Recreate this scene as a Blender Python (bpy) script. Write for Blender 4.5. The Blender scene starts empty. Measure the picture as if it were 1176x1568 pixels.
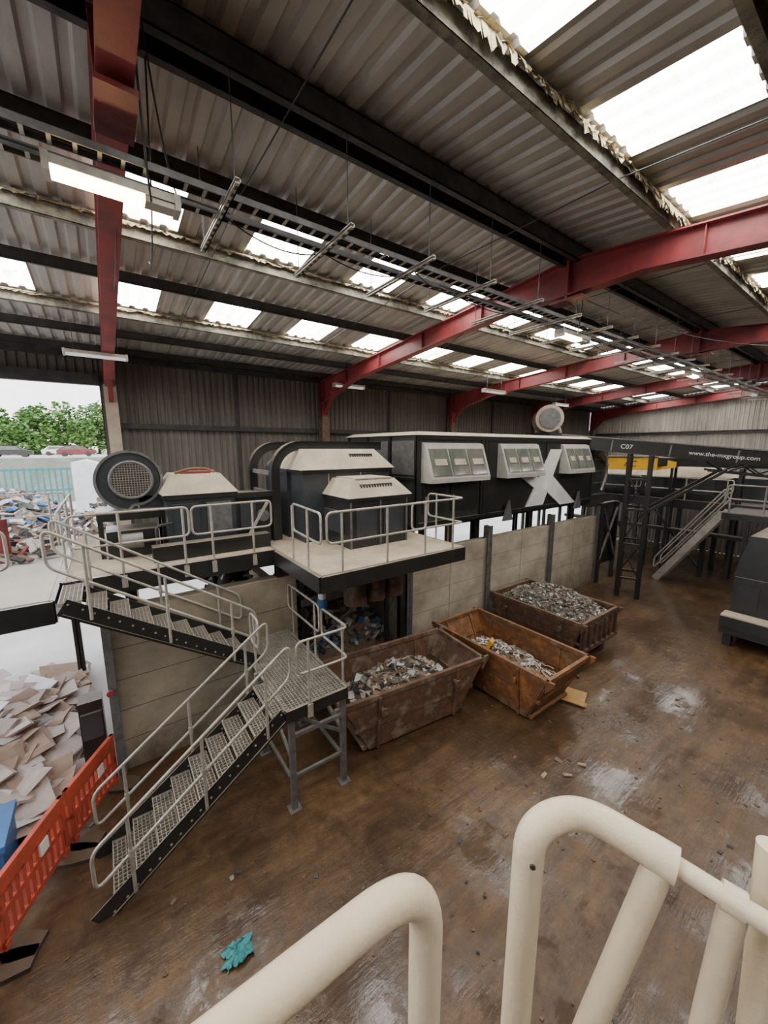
import bpy, bmesh, math, random
from mathutils import Vector, Matrix, noise
random.seed(7)
V=Vector
# ------------------------------------------------------------------ materials
MATS={}
def nmat(name):
    m=bpy.data.materials.new(name); m.use_nodes=True
    nt=m.node_tree
    for n in list(nt.nodes): nt.nodes.remove(n)
    out=nt.nodes.new('ShaderNodeOutputMaterial')
    b=nt.nodes.new('ShaderNodeBsdfPrincipled')
    nt.links.new(b.outputs[0],out.inputs[0])
    MATS[name]=m
    return m,nt,b
def noise_tex(nt,scale,detail=4,rough=.6,stretch=None,rotz=0):
    tc=nt.nodes.new('ShaderNodeTexCoord')
    n=nt.nodes.new('ShaderNodeTexNoise'); n.inputs['Scale'].default_value=scale
    n.inputs['Detail'].default_value=detail; n.inputs['Roughness'].default_value=rough
    if stretch:
        mp=nt.nodes.new('ShaderNodeMapping'); mp.inputs['Scale'].default_value=stretch; mp.inputs['Rotation'].default_value=(0,0,rotz)
        nt.links.new(tc.outputs['Object'],mp.inputs[0]); nt.links.new(mp.outputs[0],n.inputs['Vector'])
    else: nt.links.new(tc.outputs['Object'],n.inputs['Vector'])
    return n
def ramp(nt,src,stops):
    r=nt.nodes.new('ShaderNodeValToRGB'); e=r.color_ramp.elements
    while len(e)<len(stops): e.new(.5)
    for i,(p,c) in enumerate(stops):
        e[i].position=p; e[i].color=(c[0],c[1],c[2],1) if not isinstance(c,(int,float)) else (c,c,c,1)
    nt.links.new(src,r.inputs[0]); return r
def pmat(name,c1,c2=None,rough=.6,metal=0,scale=3,bump=0,bscale=30,dust=0,dcol=(.36,.30,.23),stretch=None,r2=None,lo=.35,hi=.68,side=.03,stain=None,c3=None):
    m,nt,b=nmat(name)
    if c2 is None: c2=tuple(x*.7 for x in c1)
    n=noise_tex(nt,scale,6,.65,stretch)
    st=[(lo,c1),(hi,c2)]
    if c3: st=[(lo,c1),((lo+hi)/2,c2),(hi,c3)]
    r=ramp(nt,n.outputs[0],st)
    col=r.outputs[0]
    if dust>0:
        g=nt.nodes.new('ShaderNodeNewGeometry'); s=nt.nodes.new('ShaderNodeSeparateXYZ')
        nt.links.new(g.outputs['Normal'],s.inputs[0])
        mr=nt.nodes.new('ShaderNodeMapRange'); mr.inputs[1].default_value=.25; mr.inputs[2].default_value=.8; mr.inputs[3].default_value=dust*side; mr.inputs[4].default_value=dust
        nt.links.new(s.outputs[2],mr.inputs[0])
        n3=noise_tex(nt,1.7,5,.7)
        mu=nt.nodes.new('ShaderNodeMath'); mu.operation='MULTIPLY_ADD'; mu.use_clamp=True
        mm=nt.nodes.new('ShaderNodeMapRange'); mm.inputs[1].default_value=.3; mm.inputs[2].default_value=.7; mm.inputs[3].default_value=.55; mm.inputs[4].default_value=1.3
        nt.links.new(n3.outputs[0],mm.inputs[0])
        nt.links.new(mr.outputs[0],mu.inputs[0]); nt.links.new(mm.outputs[0],mu.inputs[1]); mu.inputs[2].default_value=0
        mx=nt.nodes.new('ShaderNodeMix'); mx.data_type='RGBA'
        nt.links.new(mu.outputs[0],mx.inputs[0]); nt.links.new(col,mx.inputs[6]); mx.inputs[7].default_value=(*dcol,1)
        col=mx.outputs[2]
    if stain:   # mud splash rising from the ground: (height, colour)
        tc=nt.nodes.new('ShaderNodeTexCoord'); s=nt.nodes.new('ShaderNodeSeparateXYZ'); nt.links.new(tc.outputs['Object'],s.inputs[0])
        n5=noise_tex(nt,1.6,6,.7,(1,1,.5))
        ad=nt.nodes.new('ShaderNodeMath'); ad.operation='MULTIPLY_ADD'; ad.inputs[1].default_value=2.6; nt.links.new(n5.outputs[0],ad.inputs[0])
        ne=nt.nodes.new('ShaderNodeMath'); ne.operation='MULTIPLY'; ne.inputs[1].default_value=-1; nt.links.new(s.outputs[2],ne.inputs[0]); nt.links.new(ne.outputs[0],ad.inputs[2])
        mr=nt.nodes.new('ShaderNodeMapRange'); mr.inputs[1].default_value=1.2-stain[0]; mr.inputs[2].default_value=2.2-stain[0]; mr.inputs[3].default_value=0; mr.inputs[4].default_value=.85
        nt.links.new(ad.outputs[0],mr.inputs[0])
        mx=nt.nodes.new('ShaderNodeMix'); mx.data_type='RGBA'
        nt.links.new(mr.outputs[0],mx.inputs[0]); nt.links.new(col,mx.inputs[6]); mx.inputs[7].default_value=(*stain[1],1); col=mx.outputs[2]
    nt.links.new(col,b.inputs['Base Color'])
    b.inputs['Metallic'].default_value=metal
    if r2 is not None:
        rr=ramp(nt,n.outputs[0],[(lo,rough),(hi,r2)]); nt.links.new(rr.outputs[0],b.inputs['Roughness'])
    else: b.inputs['Roughness'].default_value=rough
    if bump>0:
        n2=noise_tex(nt,bscale,4,.6,stretch)
        bp=nt.nodes.new('ShaderNodeBump'); bp.inputs['Strength'].default_value=bump; bp.inputs['Distance'].default_value=.02
        nt.links.new(n2.outputs[0],bp.inputs['Height']); nt.links.new(bp.outputs[0],b.inputs['Normal'])
    return m
def emat(name,col,st,noisy=0):
    m,nt,b=nmat(name)
    b.inputs['Base Color'].default_value=(*col,1)
    b.inputs['Emission Color'].default_value=(*col,1)
    b.inputs['Emission Strength'].default_value=st
    if noisy:
        n=noise_tex(nt,1.2,5,.7,(1,3,1)); r=ramp(nt,n.outputs[0],[(.28,(.5,.47,.4)),(.46,col)])
        nt.links.new(r.outputs[0],b.inputs['Emission Color'])
    return m
pmat('roof_sheet',(.46,.44,.40),(.29,.272,.245),.45,.15,.9,.08,8,stretch=(2,.6,1))
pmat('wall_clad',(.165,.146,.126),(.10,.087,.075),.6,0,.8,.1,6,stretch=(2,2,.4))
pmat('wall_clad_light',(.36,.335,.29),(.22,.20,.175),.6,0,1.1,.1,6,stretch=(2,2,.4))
pmat('red_steel',(.28,.032,.036),(.12,.022,.026),.5,0,1.9,.15,20,dust=.5)
pmat('purlin_dark',(.030,.031,.034),(.07,.068,.066),.5,.3,4,dust=.3)
pmat('purlin_lint',(.30,.28,.21),(.12,.115,.10),.9,0,5,.8,25,lo=.4,hi=.62)
pmat('lint',(.52,.44,.26),(.28,.23,.14),1,0,9,1,40)
pmat('galv',(.48,.45,.39),(.33,.30,.26),.42,.4,6,.1,40,dust=.25)
pmat('galv_dark',(.20,.20,.20),(.11,.11,.11),.5,.5,6,.1,40,dust=.35)
pmat('black_paint',(.008,.010,.011),(.018,.019,.019),.3,0,2.5,.05,30,dust=.7)
pmat('dusty_deck',(.46,.38,.28),(.32,.26,.19),.9,0,2,.3,30)
pmat('blue_grey_panel',(.020,.027,.036),(.042,.048,.052),.35,0,2,dust=.6)
pmat('cabin_panel',(.034,.040,.038),(.014,.018,.017),.4,0,1.2,.05,10,dust=.7,stretch=(1,1,.5))
pmat('hood_beige',(.50,.42,.315),(.36,.30,.225),.75,0,2.2,.2,30)
pmat('concrete',(.46,.40,.31),(.26,.22,.165),.85,0,1.0,.35,14,stretch=(.9,.9,1.2),stain=(1.0,(.13,.095,.06)))
pmat('concrete_dark',(.34,.285,.21),(.18,.15,.11),.8,0,1.0,.35,14,stretch=(.9,.9,1.2),stain=(.7,(.10,.072,.046)))
pmat('rust',(.17,.085,.045),(.075,.04,.026),.7,.1,3,.4,22,dust=.35,dcol=(.22,.15,.09),c3=(.15,.11,.08))
pmat('rust_orange',(.34,.135,.035),(.13,.055,.022),.65,.1,2.2,.4,22,dust=.3,dcol=(.24,.15,.08),c3=(.24,.15,.07))
pmat('skip_brown',(.20,.10,.055),(.10,.055,.035),.65,.1,2.2,.35,22,dust=.3,dcol=(.22,.15,.1),c3=(.30,.23,.16))
pmat('cream_paint',(.74,.63,.46),(.66,.54,.37),.4,0,3.5,.12,45)
pmat('orange_plastic',(.54,.085,.045),(.36,.065,.04),.5,0,2,stain=(-.1,(.2,.11,.07)))
pmat('white_plastic',(.80,.80,.77),(.66,.66,.63),.5,0,2)
pmat('blue_plastic',(.05,.17,.42),(.04,.12,.3),.5,0,2)
pmat('teal_cloth',(.05,.27,.27),(.03,.16,.17),.8,0,8,.4,30)
pmat('rubber',(.045,.036,.028),(.03,.024,.02),.5,0,4,.2,dust=.7,dcol=(.12,.08,.05))
pmat('cable_black',(.02,.02,.02),(.03,.03,.03),.5,0,4)
pmat('cardboard',(.40,.28,.20),(.28,.19,.13),.9,0,3)
pmat('cardboard_pale',(.52,.43,.38),(.40,.32,.28),.9,0,3)
pmat('paper_white',(.65,.63,.61),(.5,.48,.46),.8,0,3)
pmat('scrap_metal',(.46,.43,.38),(.22,.20,.17),.4,.5,9)
pmat('scrap_dark',(.06,.055,.05),(.03,.028,.025),.6,.1,9)
pmat('scrap_brown',(.20,.14,.09),(.11,.075,.05),.8,0,9)
pmat('scrap_grey',(.26,.235,.20),(.12,.105,.09),.7,.2,25,.8,40)
pmat('mud',(.12,.072,.038),(.07,.042,.022),.35,0,9,.5,30)
pmat('timber',(.50,.28,.09),(.34,.19,.06),.7,0,3,.2,20,stretch=(1,6,1))
pmat('yellow_paint',(.80,.42,.01),(.6,.32,.01),.5,0,2,dust=.3)
pmat('leaf',(.15,.27,.06),(.07,.15,.035),.8,0,.8)
pmat('bark',(.09,.07,.05),(.05,.04,.03),.9,0,3)
pmat('bank_earth',(.22,.21,.17),(.12,.14,.09),.9,0,.5)
pmat('yard',(.56,.53,.49),(.42,.39,.36),.9,0,.3,.1,8)
pmat('glass_frame',(.46,.45,.40),(.34,.33,.30),.5,0,3,dust=.4)
pmat('glass',(.10,.115,.10),(.18,.18,.15),.1,0,2)
pmat('teal_fence',(.04,.22,.22),(.03,.15,.16),.6,0,2)
emat('skylight',(1,.98,.94),13.5,1)
emat('tube_warm',(1,.74,.36),30)
emat('tube_off_glow',(.8,.8,.78),.4)  # unlit tubes, with a faint glow put into the material
# floor: wet mud over concrete, standing water as a clear film
m,nt,b=nmat('mud_floor')
n1=noise_tex(nt,.45,8,.62); n2=noise_tex(nt,5,8,.7); n3=noise_tex(nt,.62,9,.72,(1.1,.9,1))
n7=noise_tex(nt,1.1,6,.65,(.35,3.2,1),math.radians(38))
r1=ramp(nt,n1.outputs[0],[(.30,(.058,.030,.011)),(.5,(.102,.055,.022)),(.68,(.152,.087,.039))])
r2=ramp(nt,n2.outputs[0],[(.35,(.58,.55,.50)),(.62,(1.1,1.1,1.1))])
r3=ramp(nt,n7.outputs[0],[(.36,(.62,.60,.57)),(.60,(1.10,1.10,1.10))])
def mul(a,bb,f):
    x=nt.nodes.new('ShaderNodeMix'); x.data_type='RGBA'; x.blend_type='MULTIPLY'; x.inputs[0].default_value=f
    nt.links.new(a,x.inputs[6]); nt.links.new(bb,x.inputs[7]); return x.outputs[2]
c0=mul(mul(r1.outputs[0],r2.outputs[0],.8),r3.outputs[0],.8)
wet=ramp(nt,n3.outputs[0],[(.46,(.68,.66,.62)),(.52,(1,1,1))])
nt.links.new(mul(c0,wet.outputs[0],.9),b.inputs['Base Color'])
b.inputs['Specular IOR Level'].default_value=.3
rr=ramp(nt,n2.outputs[0],[(.35,.4),(.65,.6)]); nt.links.new(rr.outputs[0],b.inputs['Roughness'])
cw=ramp(nt,n3.outputs[0],[(.45,1.0),(.52,.65),(.66,.25)]); nt.links.new(cw.outputs[0],b.inputs['Coat Weight'])
cr=ramp(nt,n3.outputs[0],[(.45,.03),(.51,.10),(.66,.22)]); nt.links.new(cr.outputs[0],b.inputs['Coat Roughness'])
b.inputs['Coat IOR'].default_value=1.42
n4=noise_tex(nt,6,7,.68)
ad=nt.nodes.new('ShaderNodeMath'); ad.operation='MULTIPLY_ADD'; ad.inputs[1].default_value=1.6; nt.links.new(n7.outputs[0],ad.inputs[0]); nt.links.new(n4.outputs[0],ad.inputs[2])
bp=nt.nodes.new('ShaderNodeBump'); bp.inputs['Strength'].default_value=.7; bp.inputs['Distance'].default_value=.03
nt.links.new(ad.outputs[0],bp.inputs['Height']); nt.links.new(bp.outputs[0],b.inputs['Normal'])
bs=ramp(nt,n3.outputs[0],[(.44,.10),(.50,.32),(.60,.9)])
bp2=nt.nodes.new('ShaderNodeBump'); nt.links.new(bs.outputs[0],bp2.inputs['Strength']); bp2.inputs['Distance'].default_value=.022
nt.links.new(ad.outputs[0],bp2.inputs['Height']); nt.links.new(bp2.outputs[0],b.inputs['Coat Normal'])
# ------------------------------------------------------------------ mesh builder
class MB:
    def __init__(s): s.v=[];s.f=[];s.mi=[];s.mats=[];s.M=Matrix.Identity(4);s.sm=[]
    def mid(s,m):
        if m not in s.mats: s.mats.append(m)
        return s.mats.index(m)
    def add(s,vs,fs,m,smooth=False):
        o=len(s.v); s.v+= [s.M@V(p) for p in vs]; k=s.mid(m)
        for f in fs: s.f.append([o+i for i in f]); s.mi.append(k); s.sm.append(smooth)
    def box(s,x0,x1,y0,y1,z0,z1,m):
        s.add([(x0,y0,z0),(x1,y0,z0),(x1,y1,z0),(x0,y1,z0),(x0,y0,z1),(x1,y0,z1),(x1,y1,z1),(x0,y1,z1)],
              [(0,3,2,1),(4,5,6,7),(0,1,5,4),(1,2,6,5),(2,3,7,6),(3,0,4,7)],m)
    def frustum(s,x0,x1,y0,y1,z0,z1,ix0,ix1,iy0,iy1,m):
        s.add([(x0,y0,z0),(x1,y0,z0),(x1,y1,z0),(x0,y1,z0),(x0+ix0,y0+iy0,z1),(x1-ix1,y0+iy0,z1),(x1-ix1,y1-iy1,z1),(x0+ix0,y1-iy1,z1)],
              [(0,3,2,1),(4,5,6,7),(0,1,5,4),(1,2,6,5),(2,3,7,6),(3,0,4,7)],m)
    def beam(s,p,q,w,h,m,up=(0,0,1)):
        p=V(p);q=V(q);d=(q-p).normalized();u=V(up)
        if abs(d.dot(u))>.98: u=V((0,1,0))
        r=d.cross(u).normalized(); u=r.cross(d).normalized()
        c=[]
        for e in (p,q):
            for a,b_ in ((-1,-1),(1,-1),(1,1),(-1,1)): c.append(e+r*a*w/2+u*b_*h/2)
        s.add(c,[(0,1,2,3),(7,6,5,4),(0,4,5,1),(1,5,6,2),(2,6,7,3),(3,7,4,0)],m)
    def ibeam(s,p,q,w,h,m,t=.02,up=(0,0,1)):
        p=V(p);q=V(q);d=(q-p).normalized();u=V(up)
        if abs(d.dot(u))>.98: u=V((0,1,0))
        r=d.cross(u).normalized(); u=r.cross(d).normalized()
        s.beam(p,q,t,h,m,up); o=u*(h/2-t/2)
        s.beam(p+o,q+o,w,t,m,up); s.beam(p-o,q-o,w,t,m,up)
    def channel(s,p,q,w,h,m,t=.012,up=(0,0,1),side=1):
        p=V(p);q=V(q);d=(q-p).normalized();u=V(up)
        r=d.cross(u).normalized(); u=r.cross(d).normalized()
        a=r*side*(w/2-t/2); s.beam(p+a,q+a,t,h,m,up); o=u*(h/2-t/2)
        s.beam(p+o,q+o,w,t,m,up); s.beam(p-o,q-o,w,t,m,up)
    def tube(s,pts,r,m,seg=8,fil=0,fs=5,closed=False,caps=True):
        P=[V(p) for p in pts]
        if fil>0:
            Q=[];n=len(P)
            for i in range(n):
                if (i==0 or i==n-1) and not closed: Q.append(P[i]); continue
                a=P[i-1];b_=P[i];c=P[(i+1)%n]
                la=(a-b_).length;lc=(c-b_).length
                k=min(fil,la*.49,lc*.49)
                s0=b_+(a-b_).normalized()*k; s1=b_+(c-b_).normalized()*k
                for j in range(fs+1):
                    t=j/fs; Q.append(s0*(1-t)**2+b_*2*t*(1-t)+s1*t*t)
            P=Q
        n=len(P)
        def tan(i):
            if closed: return (P[(i+1)%n]-P[i-1]).normalized()
            if i==0: return (P[1]-P[0]).normalized()
            if i==n-1: return (P[-1]-P[-2]).normalized()
            return ((P[i+1]-P[i]).normalized()+(P[i]-P[i-1]).normalized()).normalized()
        t0=tan(0); u=V((0,0,1)) if abs(t0.z)<.9 else V((1,0,0)); u=(u-t0*u.dot(t0)).normalized()
        vs=[]
        for i in range(n):
            t=tan(i); u=(u-t*u.dot(t)).normalized(); w=t.cross(u)
            for k in range(seg):
                a=2*math.pi*k/seg; vs.append(P[i]+(u*math.cos(a)+w*math.sin(a))*r)
        fs_=[]
        for i in range(n if closed else n-1):
            j=(i+1)%n
            for k in range(seg):
                l=(k+1)%seg; fs_.append((i*seg+k,i*seg+l,j*seg+l,j*seg+k))
        s.add(vs,fs_,m,True)
        if caps and not closed:
            s.add(vs[:seg],[tuple(range(seg))[::-1]],m); s.add(vs[-seg:],[tuple(range(seg))],m)
    def cyl(s,p,q,r,m,seg=24): s.tube([p,q],r,m,seg)
    def prism(s,poly,ax,a0,a1,m):
        n=len(poly)
        def mk(u,v,a):
            return (a,u,v) if ax=='X' else ((u,a,v) if ax=='Y' else (u,v,a))
        vs=[mk(u,v,a0) for u,v in poly]+[mk(u,v,a1) for u,v in poly]
        s.add(vs,[tuple(range(n)),tuple(range(2*n-1,n-1,-1))]+[(i,i+n,(i+1)%n+n,(i+1)%n) for i in range(n)],m)
    def panel(s,q,t,m):
        q=[V(x) for x in q]; nn=(q[1]-q[0]).cross(q[2]-q[0]).normalized()*t
        vs=q+[x+nn for x in q]
        s.add(vs,[(3,2,1,0),(4,5,6,7),(0,1,5,4),(1,2,6,5),(2,3,7,6),(3,0,4,7)],m)
    def shard(s,c,sz,m,tilt=.5):
        R=Matrix.Rotation(random.uniform(0,6.28),4,'Z')@Matrix.Rotation(random.gauss(0,tilt),4,'X')@Matrix.Rotation(random.gauss(0,tilt),4,'Y')
        vs=[]
        for z in (-.5,.5):
            for a,b_ in ((-.5,-.5),(.5,-.5),(.5,.5),(-.5,.5)):
                p=V((a*sz[0]*random.uniform(.7,1.1),b_*sz[1]*random.uniform(.7,1.1),z*sz[2])); vs.append(V(c)+R@p)
        s.add(vs,[(0,3,2,1),(4,5,6,7),(0,1,5,4),(1,2,6,5),(2,3,7,6),(3,0,4,7)],m)
    def obj(s,name,parent=None,fixn=True):
        me=bpy.data.meshes.new(name); me.from_pydata([tuple(p) for p in s.v],[],s.f)
        for k in s.mats: me.materials.append(MATS[k])
        me.polygons.foreach_set('material_index',s.mi); me.polygons.foreach_set('use_smooth',s.sm); me.update()
        if fixn:
            bm=bmesh.new(); bm.from_mesh(me); bmesh.ops.recalc_face_normals(bm,faces=bm.faces); bm.to_mesh(me); bm.free()
        o=bpy.data.objects.new(name,me); bpy.context.collection.objects.link(o)
        if parent: o.parent=parent
        return o
# ------------------------------------------------------------------ building shell
RY=4.1; RZ=9.5; YB=14.0; YF=-5.8; XL=-7.0; XR=28.4
def zr(y): return RZ-(.08*(y-RY) if y>RY else .115*(RY-y))
XF=[.34-7.0,.34,7.1,14.1,21.1,28.1]
def prof(x0,x1,p,d,duty=.3):
    pts=[];x=x0
    while x<x1:
        for t,h in ((0,0),(.12,d),(.12+duty,d),(.24+duty,0)):
            pts.append((x+t*p,h))
        x+=p
    return pts
SKX=[2.2+2.05*k for k in range(-4,13)]
SKY=[(5.85,7.1),(9.15,10.4),(1.25,2.4),(-2.0,-.8)]
rx=prof(XL,XR,.25,.04)
ys=sorted(set([YF,RY,YB+.3]+[a for r in SKY for a in r]))
mb=MB(); ms=MB()
def insky(x,y):
    for a,b_ in SKY:
        if a<y<b_:
            for s0 in SKX:
                if s0<x<s0+1.05 : return True
    return False
for i in range(len(rx)-1):
    xa,ha=rx[i]; xb,hb=rx[i+1]; xc=XL+math.floor(((xa+xb)/2-XL)/.25)*.25+.125
    for j in range(len(ys)-1):
        ya,yb=ys[j],ys[j+1]
        t=ms if insky(xc,(ya+yb)/2) else mb
        t.add([(xa,ya,zr(ya)+ha),(xb,ya,zr(ya)+hb),(xb,yb,zr(yb)+hb),(xa,yb,zr(yb)+ha)],[(0,1,2,3)],'skylight' if t is ms else 'roof_sheet')
mb.box(XL,XR,RY-.25,RY+.25,RZ+.05,RZ+.08,'roof_sheet')
mb.obj('ceiling',fixn=False); ms.obj('window_skylights',fixn=False)
# floor
mb=MB(); mb.box(-7,XR,YF,8.2,-.2,0,'mud_floor'); mb.box(-.3,XR,8.2,YB,-.2,0,'mud_floor'); mb.obj('floor')
mb=MB(); mb.box(-120,-7,-60,160,-.25,-.03,'yard'); mb.box(-7,-.3,8.2,160,-.25,-.02,'yard'); mb.box(-.3,90,YB,160,-.25,-.03,'yard')
mb.prism([(56,-.03),(160,-.03),(160,4.8),(60,4.8)],'X',-100,80,'bank_earth'); mb.box(-100,80,64,110,4.8,4.84,'yard'); mb.obj('yard_ground')
def wallX(mb,x0,x1,y,z0,z1,mat,p=.2):
    pr=prof(x0,x1,p,.035)
    for i in range(len(pr)-1):
        (xa,ha),(xb,hb)=pr[i],pr[i+1]
        mb.add([(xa,y+ha,z0),(xb,y+hb,z0),(xb,y+hb,z1),(xa,y+ha,z1)],[(0,1,2,3)],mat)
def wallY(mb,y0,y1,x,z0,z1,mat,p=.2,zf=None):
    pr=prof(y0,y1,p,.035)
    for i in range(len(pr)-1):
        (ya,ha),(yb,hb)=pr[i],pr[i+1]
        za,zb=(zr(ya),zr(yb)) if zf else (z1,z1)
        mb.add([(x+ha,ya,z0),(x+hb,yb,z0),(x+hb,yb,zb),(x+ha,ya,za)],[(0,1,2,3)],mat)
mb=MB(); wallX(mb,.1,XR,YB+.15,2.6,8.75,'wall_clad')
wallX(mb,XL,.1,YB+.15,7.9,8.75,'wall_clad')
for z in (6.65,4.4): mb.channel((.3,YB+.02,z),(XR,YB+.02,z),.1,.16,'purlin_dark')
mb.beam((XL,YB+.0,7.9),(.1,YB+.0,7.9),.2,.3,'purlin_dark')
mb.beam((XL,YB-.1,8.55),(XR,YB-.1,8.55),.12,.2,'purlin_dark')
for x in (3.9,7.1,10.5,14.1,17.6): mb.box(x-.04,x+.04,YB+.08,YB+.12,2.6,8.5,'purlin_dark')
mb.obj('wall_back',fixn=False)
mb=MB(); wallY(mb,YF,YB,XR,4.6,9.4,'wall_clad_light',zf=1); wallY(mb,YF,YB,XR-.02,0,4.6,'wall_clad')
for z in (3.2,5.2,6.9): mb.channel((XR-.1,YF,z),(XR-.1,YB,z),.1,.16,'purlin_dark')
mb.obj('wall_right',fixn=False)
mb=MB(); wallX(mb,XL,XR,YF,0,8.75,'wall_clad'); mb.obj('wall_front',fixn=False)
mb=MB(); wallY(mb,YF,3,XL,0,9,'wall_clad',zf=1); wallY(mb,3,YB,XL,7.6,9,'wall_clad',zf=1); mb.obj('wall_left',fixn=False)
# ------------------------------------------------------------------ steel frame
for i,X in enumerate(XF):
    mb=MB()
    pd=.2; FW=.24
    for (ya,yb) in ((YB-.1,RY),(RY,YF+.1)):
        za,zb=zr(ya)-pd-.02,zr(yb)-pd-.02
        mb.beam((X,ya,za),(X,yb,zb),FW,.022,'red_steel')
        D=.42; hd=.85; ye=ya if abs(ya-RY)>1 else yb; sgn=1 if ye>RY else -1
        yr=RY; yh=ye-sgn*2.4; ya2=RY+sgn*1.2
        top=lambda y: zr(y)-pd-.02
        poly=[(ye,top(ye)),(yr,top(yr)),(yr,top(yr)-.58),(ya2,top(ya2)-D),(yh,top(yh)-D),(ye,top(ye)-hd)]
        mb.prism(poly,'X',X-.008,X+.008,'red_steel')
        for (a,b_) in (((yr,top(yr)-.58),(ya2,top(ya2)-D)),((ya2,top(ya2)-D),(yh,top(yh)-D)),((yh,top(yh)-D),(ye,top(ye)-hd))):
            mb.beam((X,a[0],a[1]),(X,b_[0],b_[1]),FW,.022,'red_steel')
        for k in range(1,5):
            y=ye+(yr-ye)*k/5; mb.box(X-.09,X+.09,y-.006,y+.006,top(y)-D,top(y),'red_steel')
        yc=ye-sgn*.12; zs=7.75 if i==1 else 7.2
        mb.ibeam((X,yc,0),(X,yc,zs),.3,.3,'hood_beige' if i==1 else 'scrap_brown',up=(0,1,0))
        mb.ibeam((X,yc,zs),(X,yc,top(yc)),.26,.28,'red_steel',up=(0,1,0))
        mb.beam((X,yc-sgn*.15,7.3),(X,yc-sgn*.75,8.0),.12,.1,'red_steel')
    mb.box(X-.12,X+.12,RY-.025,RY+.025,zr(RY)-.85,zr(RY)-.2,'red_steel')
    mb.box(X-.14,X+.14,RY-.3,RY+.3,zr(RY)-.90,zr(RY)-.86,'red_steel')
    mb.obj('portal_frame')
mb=MB()
PY=[5.6,8.75,11.9,13.4,-3.5,-5,.95,-.6]; PL=[7.25,10.55,2.55,1.1,-2.2]
for y in PY: mb.channel((XL,y,zr(y)-.12),(XR,y,zr(y)-.12),.06,.18,'purlin_dark')
for y in PL: mb.channel((XL,y,zr(y)-.12),(XR,y,zr(y)-.12),.08,.18,'purlin_lint')
for y in (RY-.13,RY+.13): mb.channel((XL,y,zr(y)-.14),(XR,y,zr(y)-.14),.09,.24,'purlin_dark')
mb.beam((7.1,1.2,8.55),(10.5,-.6,8.75),.06,.06,'red_steel'); mb.beam((14.1,1.2,8.55),(17.5,2.5,8.95),.06,.06,'red_steel')
for x in [XL+1.75+3.5*k for k in range(10)]:
    ys_=sorted(PY+PL)
    for a,b_ in zip(ys_[:-1],ys_[1:]): mb.tube([(x,a,zr(a)-.18),(x,b_,zr(b_)-.18)],.008,'purlin_dark',5)
mb.obj('roof_purlins')
# fibrous insulation lint along purlins beneath the skylights
mb=MB(); random.seed(3)
for (y,sc) in ((2.48,1),(7.18,.45),(10.47,.45),(5.82,.35)):
    for layer in range(2):
        x=-2.5; z=zr(y)-.02; prev=.06
        while x<23:
            L=random.uniform(.02,.07); h=max(.01,(.10+.10*noise.noise(V((x*1.7,y,layer)))+random.gauss(0,.03))*sc)
            o=random.uniform(-.03,.02)
            mb.add([(x,y-.03+layer*.03,z),(x+L,y-.03+layer*.03,z),(x+L,y-.06+o,z-h),(x,y-.06+o,z-prev)],[(0,1,2,3)],'lint'); prev=h
            x+=L
mb.obj('roof_lint_fringe')
# ------------------------------------------------------------------ cable tray, struts and rods
mb=MB(); zt=8.35
for (y0,wd) in ((4.3,.14),(4.62,.10)):
    for s in (-1,1): mb.beam((-3,y0+s*wd/2,zt+.05),(27,y0+s*wd/2,zt+.05),.012,.06,'galv_dark')
    x=-3
    while x<27:
        mb.box(x,x+.03,y0-wd/2,y0+wd/2,zt+.02,zt+.03,'galv'); x+=.16
    random.seed(int(y0*10))
    for k in range(4):
        p=[(-3+.75*q,y0-.045+.03*k+random.gauss(0,.008),zt+.05+abs(random.gauss(0,.012))) for q in range(41)]
        mb.tube(p,.013,'cable_black',6)
for k in range(22):
    x=1.2+1.18*k
    if abs(((x-.2)%7)-0)<.25: continue
    mb.channel((x,3.85,zt-.02),(x,5.35,zt-.02),.05,.05,'galv')
    for q in range(12): mb.box(x-.012,x+.012,3.9+q*.12,3.95+q*.12,zt-.049,zt-.045,'cable_black')
    for y in (3.95,5.25): mb.tube([(x,y,zt),(x,y,zr(y)-.05)],.006,'galv_dark',5)
mb.obj('cable_tray_run')
def lamp(name,x,y,z,L,on):
    mb=MB()
    mb.box(x-L/2,x+L/2,y-.085,y+.085,z,z+.07,'galv')
    le=x+L/2-.03 if not on else x+L*.22
    mb.box(x-L/2+.03,le,y-.07,y+.07,z-.05,z,'tube_warm' if on else 'tube_off_glow')
    if on:
        mb.box(le,x+L/2-.03,y-.07,y+.07,z-.05,z,'galv')
    mb.box(x-L/2-.02,x-L/2+.03,y-.095,y+.095,z-.06,z+.08,'galv'); mb.box(x+L/2-.03,x+L/2+.02,y-.095,y+.095,z-.06,z+.08,'galv')
    for s in (-1,1): mb.tube([(x+s*L*.35,y,z+.06),(x+s*L*.35,y,zt if abs(y-4.45)<.3 else zr(y)-.1)],.006,'galv_dark',5)
    mb.obj(name)
lamp('strip_light',.32,4.45,8.24,.95,True)
lamp('strip_light',7.9,4.42,8.2,1.0,True)
lamp('strip_light',15,4.42,8.2,1.0,True)
lamp('strip_light',22,4.42,8.2,1.0,False)
for x,y in ((0.1,11.7),(7.3,12.2),(12.5,10),(19,11)): lamp('strip_light',x,y,8.15,1.2,False)
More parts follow.
